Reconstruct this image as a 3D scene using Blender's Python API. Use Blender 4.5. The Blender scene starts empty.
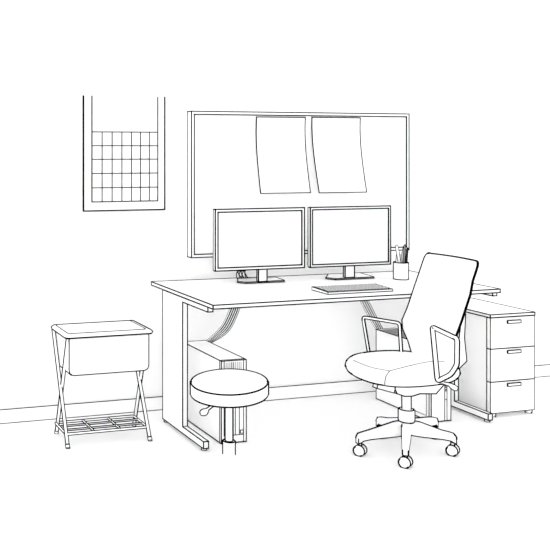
import bpy, bmesh, math
from mathutils import Vector, Matrix

C = bpy.context.scene.collection
# ------------------------------------------------------------------ camera
F, H, CX, HY = 849.3, 1.45, 30.0, 149.0
CS, SN = .9652, .2614
EYE = Vector((0, 0, H))
cd = bpy.data.cameras.new('camera'); cam = bpy.data.objects.new('camera', cd); C.objects.link(cam)
cd.sensor_width = 36; cd.lens = F / 550 * 36
cd.shift_x = (275 - CX) / 550; cd.shift_y = -(275 - HY) / 550
cam.location = EYE; cam.rotation_euler = (math.pi / 2, 0, -math.atan2(SN, CS))
bpy.context.scene.camera = cam

def ray(px, py):
    a = (px - CX) / F; u = (HY - py) / F
    return Vector((CS * a + SN, CS - SN * a, u))
def at_z(px, py, z): r = ray(px, py); return EYE + r * ((z - H) / r.z)
def at_y(px, py, y): r = ray(px, py); return EYE + r * (y / r.y)
def at_d(px, py, d): return EYE + ray(px, py) * d

# ------------------------------------------------------------------ materials
def paint(name, col, tex=0.0):
    m = bpy.data.materials.new(name); m.use_nodes = True
    nt = m.node_tree; b = nt.nodes['Principled BSDF']
    b.inputs['Base Color'].default_value = (*col, 1)
    b.inputs['Roughness'].default_value = 1; b.inputs['Specular IOR Level'].default_value = 0
    if tex:
        n = nt.nodes.new('ShaderNodeTexNoise'); n.inputs['Scale'].default_value = 60
        r = nt.nodes.new('ShaderNodeValToRGB')
        r.color_ramp.elements[0].color = (*[c * (1 - tex) for c in col], 1)
        r.color_ramp.elements[1].color = (*col, 1)
        nt.links.new(n.outputs['Fac'], r.inputs['Fac']); nt.links.new(r.outputs['Color'], b.inputs['Base Color'])
    return m
WHITE = paint('paper_white', (.985, .985, .985), .01)
INK = paint('line_black', (.002, .002, .002))
INK2 = paint('line_grey', (.05, .05, .05))
INK3 = paint('line_pale', (.22, .22, .22))
DARK = paint('dark_grey', (.03, .03, .03), .3)
MID = paint('mid_grey', (.24, .24, .24), .2)
SOFT = paint('light_grey', (.72, .72, .72), .1)
PALE = paint('pale_grey', (.52, .52, .52), .1)

# ------------------------------------------------------------------ geometry helpers
def B(): return bmesh.new()
def box(bm, x0, x1, y0, y1, z0, z1, bev=0):
    t = bmesh.new()
    r = bmesh.ops.create_cube(t, size=1)
    for v in t.verts:
        v.co = Vector(((x0 + x1) / 2 + v.co.x * (x1 - x0), (y0 + y1) / 2 + v.co.y * (y1 - y0), (z0 + z1) / 2 + v.co.z * (z1 - z0)))
    if bev: bmesh.ops.bevel(t, geom=t.edges[:], offset=bev, segments=3, affect='EDGES', profile=.5)
    merge(bm, t); return bm
def merge(bm, t, mi=None):
    mp = {v: bm.verts.new(v.co) for v in t.verts}
    for f in t.faces:
        try:
            g = bm.faces.new([mp[v] for v in f.verts]); g.material_index = f.material_index if mi is None else mi
        except ValueError: pass
    t.free(); bm.verts.index_update()
def loft(bm, rings, cap=True, close=False):
    R = [[bm.verts.new(p) for p in r] for r in rings]; n = len(R[0])
    k = len(R)
    for i in range(k if close else k - 1):
        a, b = R[i], R[(i + 1) % k]
        for j in range(n): bm.faces.new((a[j], a[(j + 1) % n], b[(j + 1) % n], b[j]))
    if cap and not close: bm.faces.new(R[0][::-1]); bm.faces.new(R[-1])
    bmesh.ops.recalc_face_normals(bm, faces=bm.faces)
    return bm
def tube(bm, pts, r, n=12, close=False, sq=None):
    """swept tube through pts; r one radius or one per point; sq=(a,b) half sizes of a rectangular section"""
    pts = [Vector(p) for p in pts]; k = len(pts)
    rs = r if isinstance(r, (list, tuple)) else [r] * k
    rings = []; up = None
    for i in range(k):
        if close: t = (pts[(i + 1) % k] - pts[i - 1]).normalized()
        else: t = (pts[min(i + 1, k - 1)] - pts[max(i - 1, 0)]).normalized()
        if up is None: up = Vector((0, 0, 1)) if abs(t.z) < .9 else Vector((1, 0, 0))
        s = t.cross(up).normalized(); up = s.cross(t).normalized()
        if sq: rings.append([pts[i] + s * sq[0] * a + up * sq[1] * b for a, b in ((1, 1), (-1, 1), (-1, -1), (1, -1))])
        else: rings.append([pts[i] + (s * math.cos(2 * math.pi * j / n) + up * math.sin(2 * math.pi * j / n)) * rs[i] for j in range(n)])
    t = bmesh.new(); loft(t, rings, close=close); merge(bm, t); return bm
def lathe(bm, c, prof, n=48, sx=1, sy=1):
    t = bmesh.new()
    loft(t, [[Vector((c[0] + math.cos(2 * math.pi * j / n) * r * sx, c[1] + math.sin(2 * math.pi * j / n) * r * sy, z)) for j in range(n)] for r, z in prof])
    merge(bm, t); return bm
def prism(bm, poly, d):
    """poly: list of 3D points, extruded by vector d"""
    d = Vector(d); poly = [Vector(p) for p in poly]
    t = bmesh.new(); loft(t, [poly, [p + d for p in poly]]); merge(bm, t); return bm
def spline(pts, m=6, close=False):
    pts = [Vector(p) for p in pts]; k = len(pts); out = []
    for i in range(k if close else k - 1):
        g = (lambda q: pts[q % k]) if close else (lambda q: pts[max(0, min(k - 1, q))])
        a, b, c, d = g(i - 1), g(i), g(i + 1), g(i + 2)
        for s in range(m):
            t = s / m
            out.append(.5 * (2 * b + (c - a) * t + (2 * a - 5 * b + 4 * c - d) * t * t + (3 * b - a - 3 * c + d) * t ** 3))
    if not close: out.append(pts[-1])
    return out
def round_path(pts, r, m=5, close=False):
    pts = [Vector(p) for p in pts]; k = len(pts); out = []
    for i in range(k):
        if not close and i in (0, k - 1): out.append(pts[i]); continue
        a, b, c = pts[i - 1], pts[i], pts[(i + 1) % k]
        u = (a - b); v = (c - b); q = min(r, u.length * .45, v.length * .45); u.normalize(); v.normalize()
        p0, p2 = b + u * q, b + v * q
        for s in range(m + 1):
            t = s / m; out.append(p0 * (1 - t) ** 2 + b * 2 * t * (1 - t) + p2 * t * t)
    return out

# ------------------------------------------------------------------ drawn outline: thin black cord along every edge
def cord(bm, a, b, r, mi):
    r = r * LW
    t = (b - a)
    if t.length < 1e-6: return
    t.normalize(); up = Vector((0, 0, 1)) if abs(t.z) < .9 else Vector((1, 0, 0))
    s = t.cross(up).normalized(); up = s.cross(t)
    a = a - t * r * .6; b = b + t * r * .6
    hx = ((1, 0), (.5, .866), (-.5, .866), (-1, 0), (-.5, -.866), (.5, -.866))
    ra = [bm.verts.new(a + (s * x + up * y) * r) for x, y in hx]
    rb = [bm.verts.new(b + (s * x + up * y) * r) for x, y in hx]
    fs = [(ra[j], ra[(j + 1) % 6], rb[(j + 1) % 6], rb[j]) for j in range(6)] + [ra[::-1], rb]
    for f in fs: bm.faces.new(f).material_index = mi
def outline(bm, r, sharp, skip=None):
    bm.normal_update(); segs = []
    cs = math.cos(math.radians(sharp))
    for e in bm.edges:
        a, b = e.verts[0].co.copy(), e.verts[1].co.copy(); m = (a + b) / 2; soft = False
        if len(e.link_faces) == 2:
            n0, n1 = e.link_faces[0].normal, e.link_faces[1].normal
            v = m - EYE
            if not (n0.dot(n1) < cs or (n0.dot(v) < 0) != (n1.dot(v) < 0)): continue
            soft = n0.dot(n1) >= cs
        if skip and skip(m): continue
        segs.append((a, b, r * RK if soft else r))
    for a, b, q in segs: cord(bm, a, b, q, 1)
ORG = {}
LW = 1.6
RK = 1.6
def finish(name, bm, mat, parent, org=None, ink=INK, extra_ink=None):
    me = bpy.data.meshes.new(name); me.materials.append(mat); me.materials.append(ink)
    if extra_ink: me.materials.append(extra_ink)
    if org is None:
        lo = Vector([min(v.co[i] for v in bm.verts) for i in range(3)]); hi = Vector([max(v.co[i] for v in bm.verts) for i in range(3)])
        org = Vector(((lo.x + hi.x) / 2, (lo.y + hi.y) / 2, lo.z))
    org = Vector(org)
    for v in bm.verts: v.co -= org
    bm.to_mesh(me); bm.free()
    o = bpy.data.objects.new(name, me); C.objects.link(o); ORG[o] = org
    o.location = org - (ORG[parent] if parent else Vector())
    if parent: o.parent = parent
    return o
def part(parent, name, bm, mat=WHITE, r=.0021, sharp=28, skip=None, lines=(), lr=.0014, ink=INK, label=None, ink2=None):
    bmesh.ops.recalc_face_normals(bm, faces=bm.faces)
    if r: outline(bm, r, sharp, skip)
    for l in lines:
        for a, b in zip(l, l[1:]): cord(bm, Vector(a), Vector(b), lr, 2 if ink2 else 1)
    o = finish(name, bm, mat, parent, ink=ink, extra_ink=ink2)
    if label: o['label'] = label
    return o
def thing(name, label, cat, loc, group=None):
    o = bpy.data.objects.new(name, None); C.objects.link(o); o.location = loc; ORG[o] = Vector(loc)
    o.empty_display_size = .1
    o['label'] = label; o['category'] = cat
    if group: o['group'] = group
    return o
def tag(o, label, cat, group=None):
    o['label'] = label; o['category'] = cat
    if group: o['group'] = group
    return o
def structure(o): o['kind'] = 'structure'; return o

# ------------------------------------------------------------------ the room
W = 4.369
fl = structure(finish('floor', box(B(), -4, 9, -1.0, W + .1, -.1, 0), WHITE, None))
wl = structure(finish('wall_back', box(B(), -4, 9, W, W + .1, 0, 2.9), WHITE, None))
bb = B(); box(bb, -4, 9, W - .006, W, .0015, .0745)
structure(part(None, 'baseboard_back', bb, r=.0015, ink=INK, skip=lambda m: m.y > W - .002))

# ------------------------------------------------------------------ wall calendar (reaches up out of the drawn area)
cal = thing('wall_calendar', 'wall calendar hanging left of the whiteboard, grid of day boxes at its bottom', 'calendar', (1.72, W, 1.11))
zt = at_y(91, 96, W - .006).z
top = lambda m: m.z > zt - .003
bm = B(); box(bm, 1.482, 1.957, W - .007, W - .001, 1.114, zt)
part(cal, 'backing_board', bm, r=.0026, skip=top)
bm = B(); box(bm, 1.529, 1.914, W - .0095, W - .0073, 1.163, zt)
y = W - .0098; gx = [1.529, 1.587, 1.645, 1.702, 1.7585, 1.811, 1.864, 1.914]; gz = [1.163, 1.239, 1.317, 1.394, 1.468, 1.543]
ls = [[(x, y, gz[0]), (x, y, gz[-1])] for x in gx[1:-1]] + [[(gx[0], y, z), (gx[-1], y, z)] for z in gz[1:]]
part(cal, 'calendar_page', bm, r=.0022, skip=top, lines=ls, lr=.0020, ink=INK2, ink2=INK2)

# ------------------------------------------------------------------ whiteboard
wb = thing('whiteboard', 'wide framed whiteboard on the wall above the desk', 'whiteboard', (2.81, W, .846))
x0, x1, z0, z1, yf = 2.099, 3.523, .846, 1.660, W - .050
bm = B(); fw = .017
box(bm, x0, x0 + fw, yf, W, z0, z1); box(bm, x1 - fw, x1, yf, W, z0, z1)
tb = B()
def frame_mesh(bm, x0, x1, z0, z1, fw, yf, yb):
    o = [(x0, z0), (x1, z0), (x1, z1), (x0, z1)]; i = [(x0 + fw, z0 + fw), (x1 - fw, z0 + fw), (x1 - fw, z1 - fw), (x0 + fw, z1 - fw)]
    V = {}
    for nm, ring in (('o', o), ('i', i)):
        for k, yy in (('f', yf), ('b', yb)): V[nm + k] = [bm.verts.new((x, yy, z)) for x, z in ring]
    for j in range(4):
        l = (j + 1) % 4
        bm.faces.new((V['of'][j], V['of'][l], V['if'][l], V['if'][j])); bm.faces.new((V['ob'][l], V['ob'][j], V['ib'][j], V['ib'][l]))
        bm.faces.new((V['ob'][j], V['ob'][l], V['of'][l], V['of'][j])); bm.faces.new((V['if'][j], V['if'][l], V['ib'][l], V['ib'][j]))
    return bm
bm.free(); tb.free(); bm = frame_mesh(B(), x0, x1, z0, z1, fw, yf, W)
part(wb, 'frame', bm, r=.0021, skip=lambda m: False)
bm = B(); box(bm, x0 + fw, x1 - fw, yf + .004, W - .002, z0 + fw, z1 - fw)
part(wb, 'board_surface', bm, r=0)

def paper(tl, tr, bl, br, label):
    yb = yf - .0015
    a, b = at_y(*tl, yb), at_y(*tr, yb)
    bm = B(); n = 14; rows = []
    zl0 = a.z; 
    for i in range(n + 1):
        t = i / n
        lift = .075 * (t ** 1.6)
        yy = yb - lift
        zb = at_y(bl[0], bl[1], yb - .075).z
        z = a.z + (zb - a.z) * t
        sx = -.006 * math.sin(math.pi * min(1, t * 1.0)) * (1 - t)
        xl = a.x + (at_y(bl[0], bl[1], yb - .075).x - a.x) * t + sx; xr = b.x + (at_y(br[0], br[1], yb - .075).x - b.x) * t + sx
        rows.append([Vector((xl, yy, z)), Vector((xr, yy, z)), Vector((xr, yy + .0012, z)), Vector((xl, yy + .0012, z))])
    loft(bm, rows)
    return tag(part(None, 'paper_sheet', bm, r=.0019, sharp=35), label, 'paper', 'paper sheets on the whiteboard')
paper((256.8, 117), (305.3, 117.6), (260.7, 193.4), (310.4, 192.3), 'blank paper sheet curling off the whiteboard, the left one')
paper((312.1, 117.4), (360.2, 118), (319.3, 192.8), (366.6, 190.5), 'blank paper sheet curling off the whiteboard, the right one')

# ------------------------------------------------------------------ desk
D0, D1, DY0, DY1, DZ = 1.865, 3.522, 3.607, 4.332, .72
dk = thing('office_desk', 'wide white office desk with panel legs standing against the wall', 'desk', ((D0 + D1) / 2, (DY0 + DY1) / 2, 0))
bm = B(); prism(bm, [(1.866, 4.334, DZ - .018), (1.862, 3.605, DZ - .018), (3.522, 3.632, DZ - .018), (3.522, 4.318, DZ - .018)], (0, 0, .018))
part(dk, 'desktop', bm, r=.0021)
def desk_leg(xa, xb, yp, yf_, ybm):
    bm = B()
    pl = [(4.183, .014), (4.183, .70), (ybm, .70), (ybm, .677), (yp, .677), (yp, .047), (yf_, .047), (yf_, .014)]
    prism(bm, [(xa, y, z) for y, z in pl], (xb - xa, 0, 0))
    l = part(dk, 'leg', bm, r=.0020)
    for yy in (yf_ + .02, 4.165):
        bm = B(); lathe(bm, ((xa + xb) / 2, yy), [(.009, 0), (.0115, .003), (.0115, .011), (.009, .0138)], 16)
        part(l, 'levelling_foot', bm, r=.0015, sharp=60)
desk_leg(1.866, 1.892, 3.94, 3.71, 3.665)
desk_leg(3.516, 3.542, 3.945, 3.705, 3.675)

# ------------------------------------------------------------------ monitors
def monitor(label, ox0, ox1, oz0, oz1, ym, b, neck, base):
    m = thing('computer_monitor', label, 'monitor', ((ox0 + ox1) / 2, ym + .04, DZ), 'monitors on the desk')
    bm = frame_mesh(B(), ox0, ox1, oz0, oz1, b, ym, ym + .012)
    part(m, 'bezel', bm, r=.0024, skip=lambda p: p.y > ym + .007)
    bm = B(); box(bm, ox0 + b, ox1 - b, ym + .003, ym + .011, oz0 + b, oz1 - b)
    part(m, 'screen', bm, r=0)
    bm = B(); box(bm, ox0 + .001, ox1 - .001, ym + .0122, ym + .024, oz0 + .001, oz1 - .001)
    part(m, 'back_shell', bm, r=.0018, skip=lambda p: p.y < ym + .020)
    bm = B(); box(bm, neck[0], neck[1], ym + .025, ym + .040, DZ + .010, oz0 + .09)
    part(m, 'stand_neck', bm, r=.0024)
    bm = B(); prism(bm, [(x, y, DZ + .0045) for x, y in base], (0, 0, .006))
    part(m, 'stand_base', bm, r=.0017)
    return m
YM = 4.10
a, b_ = at_y(215.3, 271.2, YM), at_y(304.4, 207.6, YM)
c0, c1 = at_z(257.2, 281.3, .73), at_z(266, 281, .73)
monitor('left desktop monitor, dark cables hanging behind its stand', a.x, b_.x, a.z, b_.z, YM, .0155, (c0.x, c1.x), [(2.328, 4.125), (2.560, 4.125), (2.578, 4.235), (2.345, 4.245), (2.295, 4.160)])
a, b_ = at_y(310.4, 267.4, YM), at_y(390.6, 205.8, YM)
c0, c1 = at_z(344.7, 277.6, .73), at_z(354.5, 277.3, .73)
monitor('right desktop monitor, standing behind the keyboard', a.x, b_.x, a.z, b_.z, YM, .0135, (c0.x, c1.x), [(2.870, 4.108), (3.118, 4.108), (3.140, 4.265), (2.93, 4.265), (2.84, 4.155)])

cb = thing('cable_bundle', 'tangle of dark cables hanging behind the left monitor stand', 'cable', (2.41, 4.22, DZ))
for i, (tx, mx, ex) in enumerate([(2.330, 2.325, 2.30), (2.345, 2.350, 2.33), (2.352, 2.338, 2.36), (2.366, 2.372, 2.35), (2.380, 2.36, 2.38), (2.37, 2.39, 2.40), (2.388, 2.385, 2.415)]):
    tx = (tx - 2.36) * .5 + 2.366; mx = (mx - 2.36) * .8 + 2.376; ex = (ex - 2.36) * .6 + 2.385; bm = B(); yy = 4.262 + .004 * (i % 3)
    tube(bm, spline([(tx, 4.131 + .006 * (i % 2), .80), (tx, 4.19, .79), (mx, yy, .765), (ex, yy, .728), (ex + .03, yy + .012, .7245)], 5), .0030, 6)
    part(cb, 'strand', bm, DARK, r=0)

# ------------------------------------------------------------------ keyboard
kb = thing('computer_keyboard', 'dark-keyed keyboard at the front of the desk before the right monitor', 'keyboard', (2.74, 3.78, DZ))
kx0, kx1, ky0, ky1 = 2.550, 2.930, 3.712, 3.850
bm = B()
prism(bm, [(kx0, ky0, DZ + .003), (kx0, ky0, DZ + .013), (kx0, ky1, DZ + .019), (kx0, ky1, DZ + .003)], (kx1 - kx0, 0, 0))
part(kb, 'case', bm, r=.0013)
zs = lambda y: DZ + .013 + (y - ky0) / (ky1 - ky0) * .006
bm = B(); prism(bm, [(kx0 + .006, ky0 + .010, zs(ky0 + .010)), (kx0 + .006, ky1 - .004, zs(ky1 - .004)), (kx0 + .006, ky1 - .004, zs(ky1 - .004) + .0012), (kx0 + .006, ky0 + .010, zs(ky0 + .010) + .0012)], (kx1 - kx0 - .012, 0, 0))
part(kb, 'key_bed', bm, DARK, r=0, label='dark bed between the keys')
key0 = None
cols, rows = 18, 5
kw = (kx1 - kx0 - .020) / cols; kh = (ky1 - ky0 - .018) / rows
for rI in range(rows):
    for cI in range(cols):
        x = kx0 + .010 + kw * (cI + .5) + (.003 if rI % 2 else 0) - .0015; y = ky0 + .012 + kh * (rI + .5)
        if key0 is None:
            bm = B(); loft(bm, [[(sx * kw * k, sy * kh * k, z) for sx, sy in ((-1, -1), (1, -1), (1, 1), (-1, 1))] for k, z in ((.36, 0), (.27, .0035))])
            o = part(kb, 'key', bm, PALE, r=0); key0 = o
        else:
            o = key0.copy(); C.objects.link(o); o.parent = kb
        o.location = Vector((x, y, zs(y) + .0012)) - ORG[kb]

# ------------------------------------------------------------------ pen cup and pens
pc = at_z(400.5, 280.2, DZ); pcx, pcy = pc.x + .022, pc.y + .024
cup = thing('pen_cup', 'round white pen cup on the desk right of the right monitor', 'pen holder', (pcx, pcy, DZ))
bm = B(); zc = DZ + .096
lathe(bm, (pcx, pcy), [(.037, DZ + .003), (.037, zc), (.034, zc), (.034, DZ + .006)], 40)
part(cup, 'cup_body', bm, r=.0019, sharp=50, skip=lambda m: m.z < zc - .003 and (m.x - pcx) ** 2 + (m.y - pcy) ** 2 < .0355 ** 2)
def pen(bx, by, tx, ty, tz, r, mat, label, name='pen', cat='pen'):
    a = Vector((pcx + bx, pcy + by, DZ + .012)); b = Vector((pcx + tx, pcy + ty, tz)); t = b - a
    bm = B(); tube(bm, [a, a + t * .06, a + t * .93, a + t * .97, b], [r * .3, r, r, r * .8, r * .5], 12)
    tag(part(None, name, bm, mat, r=.0010, sharp=40), label, cat, 'pens in the cup')
pen(.010, .004, -.024, .006, .912, .0062, WHITE, 'white pen leaning to the left in the pen cup')
pen(-.020, .012, -.002, .018, .862, .0095, WHITE, 'short thick white marker in the middle of the pen cup', 'marker_pen', 'marker')
pen(.006, -.010, .014, -.014, .915, .0045, MID, 'thin grey pen standing upright in the pen cup')
pen(.002, .018, .026, .004, .905, .0055, WHITE, 'white pen leaning to the right behind the grey pen')
pen(.016, -.012, .034, -.012, .898, .0038, DARK, 'thin dark pencil leaning rightmost in the pen cup', 'pencil', 'pencil')

# ------------------------------------------------------------------ desktop computers
def tower(label, x0, x1, y0, y1, z1, vent_top, style):
    t = thing('desktop_computer', label, 'computer', ((x0 + x1) / 2, (y0 + y1) / 2, 0), 'computer towers under the desk')
    bm = B(); box(bm, x0, x1, y0 + .016, y1, .004, z1)
    xs = x0 - .0006
    side = [] 
    if style == 2:
        q = [(xs, y0 + .035, .20), (xs, y0 + .035, .028), (xs, y0 + .15, .028)]
        side = [q]
    part(t, 'case', bm, r=.0018, skip=lambda m: m.y < y0 + .02, lines=side, lr=.0014, ink2=INK3)
    bm = B(); box(bm, x0, x1, y0, y0 + .0155, .004, z1)
    w = x1 - x0; yy = y0 - .0006
    V = lambda f, a, b: [(x0 + w * f, yy, a), (x0 + w * f, yy, b)]
    ls = []
    if style == 1:
        ls = [V(.11, .04, z1), V(.89, .006, z1), V(.56, .04, z1 - .06), V(.72, .04, z1 - .06), [(x0 + w * .11, yy, .04), (x0 + w * .89, yy, .04)]]
    else:
        ls = [V(.68, .006, z1), V(.80, .006, z1)]
    fp = part(t, 'front_panel', bm, r=.0018, lines=ls, lr=.0014, ink2=INK2)
    if style == 1:
        for k in range(9):
            bm = B(); xx = x0 + w * (.17 + .075 * k); box(bm, xx, xx + w * .035, y0 - .002, y0 - .0002, z1 - .055, z1 - .008)
            part(fp, 'vent_slat', bm, MID if k in (3, 4) else PALE, r=0)
        bm = B(); box(bm, x0 + w * .76, x0 + w * .86, y0 - .003, y0 - .0002, .047, .062); part(fp, 'power_button', bm, r=.0011, ink=INK2)
    else:
        for k in range(5):
            bm = B(); z = z1 - .17 - .018 * k
            box(bm, x0 + w * .71, x0 + w * .77, y0 - .002, y0 - .0002, z, z + .010); part(fp, 'port', bm, PALE, r=.0008, ink=INK2)
        bm = B(); box(bm, x0 + w * .71, x0 + w * .77, y0 - .002, y0 - .0002, .115, .120); part(fp, 'power_light', bm, MID, r=0)
    if vent_top:
        bm = B(); box(bm, x0 + .004, x1 - .004, y0 + .03, y1 - .004, z1, z1 + .0015)
        ls = [[(x0 + .006, y0 + .04 + .012 * k, z1 + .002), (x1 - .006, y0 + .04 + .012 * k, z1 + .002)] for k in range(32)]
        part(t, 'top_vent', bm, SOFT, r=0, lines=ls, lr=.0010, ink2=INK3, ink=INK3, label='grey slatted top vent')
    return t
tower('computer tower under the left end of the desk, behind the stool', 1.996, 2.132, 3.778, 4.212, .408, False, 1)
tower('computer tower under the right end of the desk, behind the swivel chair', 3.226, 3.350, 3.785, 4.230, .404, True, 2)

def bundle(label, tops, bots, mids, r, mat):
    t = thing('cable_bundle', label, 'cable', bots[0])
    for a, b, m in zip(tops, bots, mids):
        bm = B(); tube(bm, spline([a, m, b], 10), r, 8)
        part(t, 'strand', bm, mat, r=.0009, ink=INK, sharp=80)
n = 5
tops = [at_y(231 + 2.1 * i + 3, 300, 4.20) for i in range(n)]
mids = [at_y(222.3 + 1.8 * i, 326 + .8 * i, 4.225) for i in range(n)]
bots = [at_y(205.5 + 1.3 * i, 342.5, 4.222) for i in range(n)]
bundle('ribbon of thin cables running from the desk down to the left computer', tops, bots, mids, .0032, WHITE)
n = 4
tops = [at_y(359.5 + 2.3 * i, 298, 4.25) for i in range(n)]
mids = [at_y(369 + 2.1 * i, 316, 4.25) for i in range(n)]
bots = [at_y(377.5 + 1.9 * i, 331, 4.244) for i in range(n)]
bundle('straight grey cables running down to the right computer', tops, bots, mids, .0040, WHITE)

# ------------------------------------------------------------------ drawer cabinet
kx0, kx1, ky0, ky1 = 3.594, 3.886, 3.771, 4.30
cab = thing('drawer_cabinet', 'white three-drawer cabinet standing right of the desk', 'cabinet', ((kx0 + kx1) / 2, (ky0 + ky1) / 2, 0))
bm = B(); box(bm, kx0 - .003, kx1 + .001, ky0 - .002, ky1, .540, .556); part(cab, 'top_panel', bm, r=.0020)
bm = B(); box(bm, kx0, kx1, ky0 + .026, ky1, .022, .5385); part(cab, 'body', bm, r=.0018, skip=lambda m: m.y < ky0 + .03 and m.x > kx0 + .01)
for za, zb in ((.371, .5375), (.1925, .369), (.022, .1905)):
    bm = B(); box(bm, kx0, kx1, ky0, ky0 + .0252, za, zb); d = part(cab, 'drawer', bm, r=.0014)
    zc = zb - .018 if zb > .5 else zb - .012
    bm = B(); box(bm, 3.703, 3.790, ky0 - .006, ky0 - .0003, zc - .015, zc); part(d, 'handle', bm, r=.0016)
for fx in (kx0 + .03, kx1 - .020):
    for fy in (ky0 + .02, ky1 - .03):
        bm = B(); lathe(bm, (fx, fy), [(.010, 0), (.015, .004), (.017, .021)], 20); part(cab, 'foot', bm, r=.0016, sharp=60)

# ------------------------------------------------------------------ laundry hamper
hx0, hx1, hy0, hy1 = 1.243, 1.680, 3.915, 4.143
hm = thing('laundry_hamper', 'white fabric hamper with a lid on folding crossed legs, left of the desk', 'hamper', ((hx0 + hx1) / 2, (hy0 + hy1) / 2, 0))
def rrect(x0, x1, y0, y1, r, z, m=5):
    out = []
    for cx, cy, a0 in ((x1 - r, y1 - r, 0), (x0 + r, y1 - r, 90), (x0 + r, y0 + r, 180), (x1 - r, y0 + r, 270)):
        for i in range(m + 1):
            a = math.radians(a0 + 90 * i / m); out.append(Vector((cx + r * math.cos(a), cy + r * math.sin(a), z)))
    return out
bm = B()
L = (1.236, 1.692, 3.905, 4.160)
loft(bm, [rrect(L[0] + i, L[1] - i, L[2] + i, L[3] - i, max(.004, .022 - i), z) for i, z in ((.004, .536), (0, .540), (0, .543), (.003, .547), (.010, .5515), (.022, .554))])
zl = .5546; q = [(L[0] + .020, L[2] + .02, zl), (L[1] - .030, L[2] + .02, zl), (L[1] - .030, L[3] - .02, zl), (L[0] + .020, L[3] - .02, zl), (L[0] + .020, L[2] + .02, zl)]
part(hm, 'lid', bm, r=.0020, sharp=60, skip=lambda m: m.z < .541 and m.z > .537, lines=[[Vector(p) for p in round_path(q[:-1], .015, close=True)] + [Vector(round_path(q[:-1], .015, close=True)[0])]], lr=.0014)
bm = B(); bx0, bx1, by0, by1 = 1.257, 1.672, 3.917, 4.140
pr_ = round_path([(bx0, 0, .5355), (bx0, 0, .352), (bx1, 0, .352), (bx1, 0, .5355)], .03, 5)
loft(bm, [[Vector((p.x, by0, p.z)) for p in pr_], [Vector((p.x, by1, p.z)) for p in pr_]])
part(hm, 'bag', bm, r=.0018, sharp=40)
def cross(xt, xo, tf, tb, ff, fb):
    for (ty, fy, dx) in ((tb, ff, -.005), (tf, fb, .004)):
        a = Vector((xt + dx, ty, .534)); b = Vector((xo + dx, fy, .0))
        t = (a - b)
        bm = B(); tube(bm, [a, b + t * .008], .0066, 14); l = part(hm, 'leg', bm, r=.0016, sharp=50)
        bm = B(); tube(bm, [b + t * .0345, b + t * .034, b, ], [.0075, .0085, .0085], 14); part(l, 'rubber_foot', bm, r=.0013, sharp=50)
cross(1.248, 1.257, 3.922, 4.135, 3.920, 4.142)
cross(1.662, 1.684, 3.922, 4.135, 3.916, 4.150)
def rod(parent, name, a, b, r=.005, ir=.0014):
    bm = B(); tube(bm, [a, b], r * .75, 10); return part(parent, name, bm, r=ir, sharp=60)
sh = .062; sy0, sy1 = 3.942, 4.122; sx0, sx1 = 1.250, 1.674
bm = B(); tube(bm, round_path([(sx0, sy0, sh), (sx1, sy0, sh), (sx1, sy1, sh), (sx0, sy1, sh)], .012, 3, True), .0045, 10, close=True)
shelf = part(hm, 'shelf_frame', bm, r=.0014, sharp=60)
for yy in (4.002, 4.062): rod(shelf, 'shelf_bar', (sx0, yy, sh), (sx1, yy, sh), .0040, .0014)
for xx in (1.395, 1.532): rod(shelf, 'shelf_crossbar', (xx, sy0, sh + .001), (xx, sy1, sh + .001), .0050, .0015)

# ------------------------------------------------------------------ round stool
sd = 3.93; sc = at_d(229, 400, sd); sx, sy = sc.x, sc.y
st = thing('round_stool', 'round padded stool with a height lever, in front of the desk', 'stool', (sx, sy, 0))
zt = H - (381.5 - HY) * sd / F; zb = zt - .055; sr = 38.4 * sd / F * .975
bm = B(); lathe(bm, (sx, sy), [(sr, zb), (sr, zt)], 96)
for v in bm.verts:   # the cushion sits a little askew on its column
    q = v.co - Vector((sx, sy, 0)); v.co.z += .079 * (q.x * CS - q.y * SN) + .062 * (q.x * SN + q.y * CS)
part(st, 'seat_cushion', bm, r=.0024, sharp=34)
bm = B(); lathe(bm, (sx, sy), [(.050, zb - .012), (.05, zb - .001)], 32); part(st, 'seat_plate', bm, r=0)
bm = B(); lathe(bm, (sx, sy), [(.0155, .10), (.0155, zb - .010)], 24); part(st, 'gas_lift', bm, r=.0024)
bm = B(); lathe(bm, (sx, sy), [(.0265, 0), (.0265, .041), (.0265, .090), (.0275, .092), (.0275, .100), (.018, .100)], 32)
part(st, 'column', bm, r=.0019, skip=lambda m: m.z < .040 or .088 < m.z < .094)
p = [at_d(214, 404.5, sd), at_d(208, 409, sd - .02), at_d(205, 411.8, sd - .03), at_d(200.5, 413.3, sd - .03)]
bm = B(); tube(bm, [at_d(228, 393, sd)] + spline(p, 5), [.004] * 1 + [.0045] * 5 + [.005, .006, .008, .010, .012] + [.0130, .013, .0125, .011, .0085, .004], 14)
part(st, 'height_lever', bm, r=.0016, sharp=60)

# ------------------------------------------------------------------ swivel chair
cc = at_d(406.5, 440, 4.06); cx, cy = cc.x, cc.y
ch = thing('swivel_chair', 'white swivel office chair with open loop armrests, in front of the desk', 'office chair', (cx, cy, 0))
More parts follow.
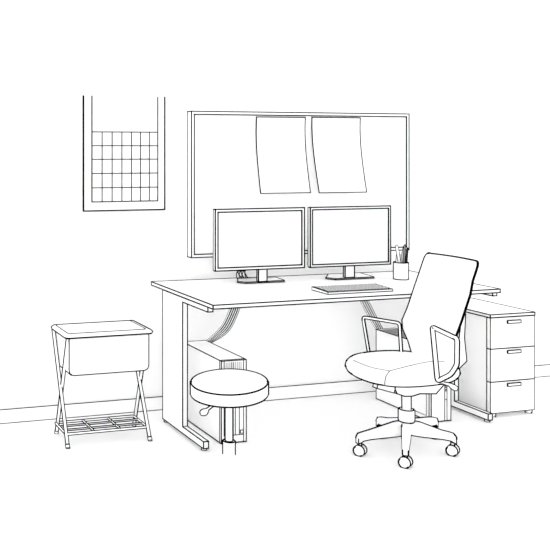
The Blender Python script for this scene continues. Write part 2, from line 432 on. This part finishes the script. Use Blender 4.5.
# seat cushion
scx, scy, A_, B_ = 2.754, 3.428, .240, .218
def sring(k, z, n=96, pw=2.5):
    out = []
    for j in range(n):
        a = 2 * math.pi * j / n; c, s = math.cos(a), math.sin(a)
        x = math.copysign(abs(c) ** (2 / pw), c) * A_ * k; y = math.copysign(abs(s) ** (2 / pw), s) * B_ * k
        fr = max(0, -x / A_)
        out.append(Vector((scx + x, scy + y, z - .012 * fr * fr)))
    return out
bm = B(); SZ = [(.62, .372), (.80, .376), (.90, .384), (.965, .395), (1.0, .412), (.985, .428), (.94, .439), (.86, .4455), (.70, .4485), (.45, .449), (.2, .449)]
loft(bm, [sring(k, z) for k, z in SZ])
def on_seat(px, py):
    p = at_z(px, py, .449); fr = max(0, -(p.x - scx) / A_)
    return Vector((p.x, p.y, .449))
from mathutils.bvhtree import BVHTree
bvh = BVHTree.FromBMesh(bm)
def drape(px, py):
    h = bvh.ray_cast(EYE, ray(px, py).normalized()); return h[0]
cre = []
for c_ in ([(353.5, 360.5), (371, 367.3), (389.5, 371)], [(389.5, 371), (409, 366), (428, 362), (444, 361.5)], [(389.5, 371), (385.8, 377), (384.7, 385)]):
    cre.append([drape(p.x, p.y) for p in spline([(a, b, 0) for a, b in c_], 8)])
cre = [[p for p in l if p is not None] for l in cre]
part(ch, 'seat', bm, r=.0023, sharp=60, lines=cre, lr=.0013, ink2=INK2)
# backrest
bm = B()
prof = [(.440, 2.925, .130), (.50, 2.912, .140), (.56, 2.892, .155), (.60, 2.893, .160), (.66, 2.922, .158), (.72, 2.946, .158), (.78, 2.970, .158), (.84, 2.994, .157), (.89, 3.014, .157), (.910, 3.022, .156), (.922, 3.027, .152), (.928, 3.030, .146), (.931, 3.031, .138)]
n = 14; T = .006; fr_, bk_ = [], []
YB = 3.430
for z, x, hw in prof:
    rf, rb = [], []
    for j in range(n + 1):
        u = -1 + 2 * j / n; xx = x + .020 * (1 - u * u) * (1 if z > .5 else .6) - .006 + .014 * (-u + 1) / 2 * (1 if z < .8 else .3)
        yy = YB + u * hw - (.026 if u < 0 else 0) * -u
        rf.append(bm.verts.new((xx, yy, z))); rb.append(bm.verts.new((xx + T, yy, z)))
    fr_.append(rf); bk_.append(rb)
for i in range(len(prof) - 1):
    for j in range(n):
        bm.faces.new((fr_[i][j], fr_[i][j + 1], fr_[i + 1][j + 1], fr_[i + 1][j])); bm.faces.new((bk_[i][j + 1], bk_[i][j], bk_[i + 1][j], bk_[i + 1][j + 1]))
    bm.faces.new((fr_[i][0], fr_[i + 1][0], bk_[i + 1][0], bk_[i][0])); bm.faces.new((fr_[i + 1][n], fr_[i][n], bk_[i][n], bk_[i + 1][n]))
for j in range(n):
    bm.faces.new((fr_[0][j + 1], fr_[0][j], bk_[0][j], bk_[0][j + 1])); bm.faces.new((fr_[-1][j], fr_[-1][j + 1], bk_[-1][j + 1], bk_[-1][j]))
part(ch, 'backrest', bm, r=.0022, sharp=45)
# support behind the backrest
bm = B(); ys = 3.31
def sp(px, py): return at_y(px, py, ys)
poly = [sp(461.5, 318), sp(465.6, 314), sp(464.4, 338), sp(466.8, 361), sp(459.3, 368.5), sp(450, 377), sp(449, 372), sp(458.5, 362), sp(458.8, 340)]
prism(bm, poly, (0, .05, 0)); part(ch, 'back_support', bm, r=.0018)
# armrests
def arm(pts, r, rad=.02):
    bm = B(); tube(bm, round_path([at_d(*p) for p in pts], rad, 4, True), r, 12, close=True); part(ch, 'armrest', bm, r=.0018, sharp=70)
arm([(432.3, 326.8, 3.88), (457.3, 338.6, 3.76), (457, 365, 3.73), (451, 374.5, 3.73), (437.5, 381.3, 3.74)], .0078, .014)
arm([(363, 317, 4.27), (399.5, 323, 4.20), (402.5, 372, 4.20), (372, 372, 4.27)], .0055, .014)
# mechanism
bm = B(); ym = cy - .05
mk = lambda px, py: at_y(px, py, ym)
poly = [mk(395, 382), mk(395, 389), mk(397, 393.6), mk(404.5, 396.3), mk(412, 396.2), mk(420, 393.7), mk(436, 393.8), mk(445.5, 383), mk(440, 378)]
prism(bm, poly, (0, .10, 0)); part(ch, 'tilt_mechanism', bm, r=.0020, skip=lambda m: m.z > .40)
bm = B(); prism(bm, [mk(378, 384), mk(377, 388.4), mk(394, 393), mk(396, 386)], (0, .03, 0)); k_ = part(ch, 'seat_slider', bm, r=.0016)
bm = B(); tube(bm, spline([at_d(431, 381, 3.90), at_d(441, 382.5, 3.86), at_d(449, 384.5, 3.82), at_d(454, 387.5, 3.80), at_d(457.5, 389, 3.79)], 5), [.004] * 8 + [.005, .006, .0065, .0075, .009, .010, .0105, .0105, .010, .009, .0085, .007, .003], 14)
part(ch, 'tilt_lever', bm, r=.0015, sharp=70)
bm = B(); lathe(bm, (cx, cy), [(.0185, .19), (.0185, .378)], 28); part(ch, 'gas_lift', bm, r=.0019)
bm = B(); zs1 = H - (409 - HY) * 4.06 / F; zs0 = H - (421 - HY) * 4.06 / F
lathe(bm, (cx, cy), [(.031, zs0), (.0345, zs0 + .004), (.0345, zs1 - .004), (.032, zs1), (.0215, zs1)], 40); part(ch, 'column_cover', bm, r=.0019, sharp=50)
# base
bm = B(); lathe(bm, (cx, cy), [(.022, .085), (.030, .095), (.030, zs0 - .001)], 32); base = part(ch, 'base_hub', bm, r=0)
tips = [at_z(405.5, 467, 0), at_z(360, 455, 0), at_z(452.7, 455, 0), at_z(380, 437.5, 0), at_z(434.5, 438, 0)]
for tp in tips:
    tp = Vector((tp.x, tp.y, 0)); c0 = Vector((cx, cy, 0)); d = (tp - c0); Ln = d.length; d.normalize(); s = Vector((-d.y, d.x, 0))
    prof = [(.018, zs0 - .001, .088, .019), (.06, zs0 - .005, .083, .0185), (Ln - .05, .112, .076, .0150), (Ln - .012, .104, .070, .0135), (Ln + .006, .099, .060, .0130), (Ln + .0135, .088, .056, .0115)]
    rings = []
    for x, zt_, zb_, hw in prof:
        p = c0 + d * x
        rings.append([p + s * a * hw + Vector((0, 0, z)) for a, z in ((-.72, zt_), (.72, zt_), (1, zt_ - .008), (1, zb_), (-1, zb_), (-1, zt_ - .008))])
    bm = B(); loft(bm, rings)
    leg = part(ch, 'base_leg', bm, r=.0018, sharp=66)
    bm = B(); tube(bm, [tp + Vector((0, 0, .060)), tp + Vector((0, 0, .040))], .007, 10)
    ax = Vector((.93, -.36, 0))
    if True: ax = Vector((CS, -SN, 0)).cross(Vector((0, 0, 1))); ax = (ax * .74 + Vector((CS, -SN, 0)) * -.67).normalized()
    for sgn in (-1, 1):
        c = tp + ax * sgn * .015 + Vector((0, 0, .0235))
        tube(bm, [c - ax * .007, c - ax * .0055, c + ax * .0055, c + ax * .007], [.021, .0232, .0232, .021], 28)
    part(leg, 'caster', bm, r=.0017, sharp=60)

# ------------------------------------------------------------------ light: open daylight, with a glow added behind the viewer to lift under-desk shade
w = bpy.data.worlds.new('world'); bpy.context.scene.world = w; w.use_nodes = True
nt = w.node_tree; N = nt.nodes; Lk = nt.links
tc = N.new('ShaderNodeTexCoord'); dp = N.new('ShaderNodeVectorMath'); dp.operation = 'DOT_PRODUCT'
dp.inputs[1].default_value = Vector((-.60, -.78, .05)).normalized()
Lk.new(tc.outputs['Generated'], dp.inputs[0])
mx = N.new('ShaderNodeMath'); mx.operation = 'MAXIMUM'; mx.inputs[1].default_value = 0; Lk.new(dp.outputs['Value'], mx.inputs[0])
pw = N.new('ShaderNodeMath'); pw.operation = 'POWER'; pw.inputs[1].default_value = 3; Lk.new(mx.outputs[0], pw.inputs[0])
ma = N.new('ShaderNodeMath'); ma.operation = 'MULTIPLY_ADD'; ma.inputs[1].default_value = .60; ma.inputs[2].default_value = .92; Lk.new(pw.outputs[0], ma.inputs[0])
N['Background'].inputs[0].default_value = (1, 1, 1, 1)
Lk.new(ma.outputs[0], N['Background'].inputs[1])
vs = bpy.context.scene.view_settings
vs.view_transform = 'Standard'; vs.look = 'None'; vs.gamma = 1; vs.use_curve_mapping = False
vs.exposure = 0.42
cy_ = bpy.context.scene.cycles
cy_.max_bounces = 32; cy_.diffuse_bounces = 32
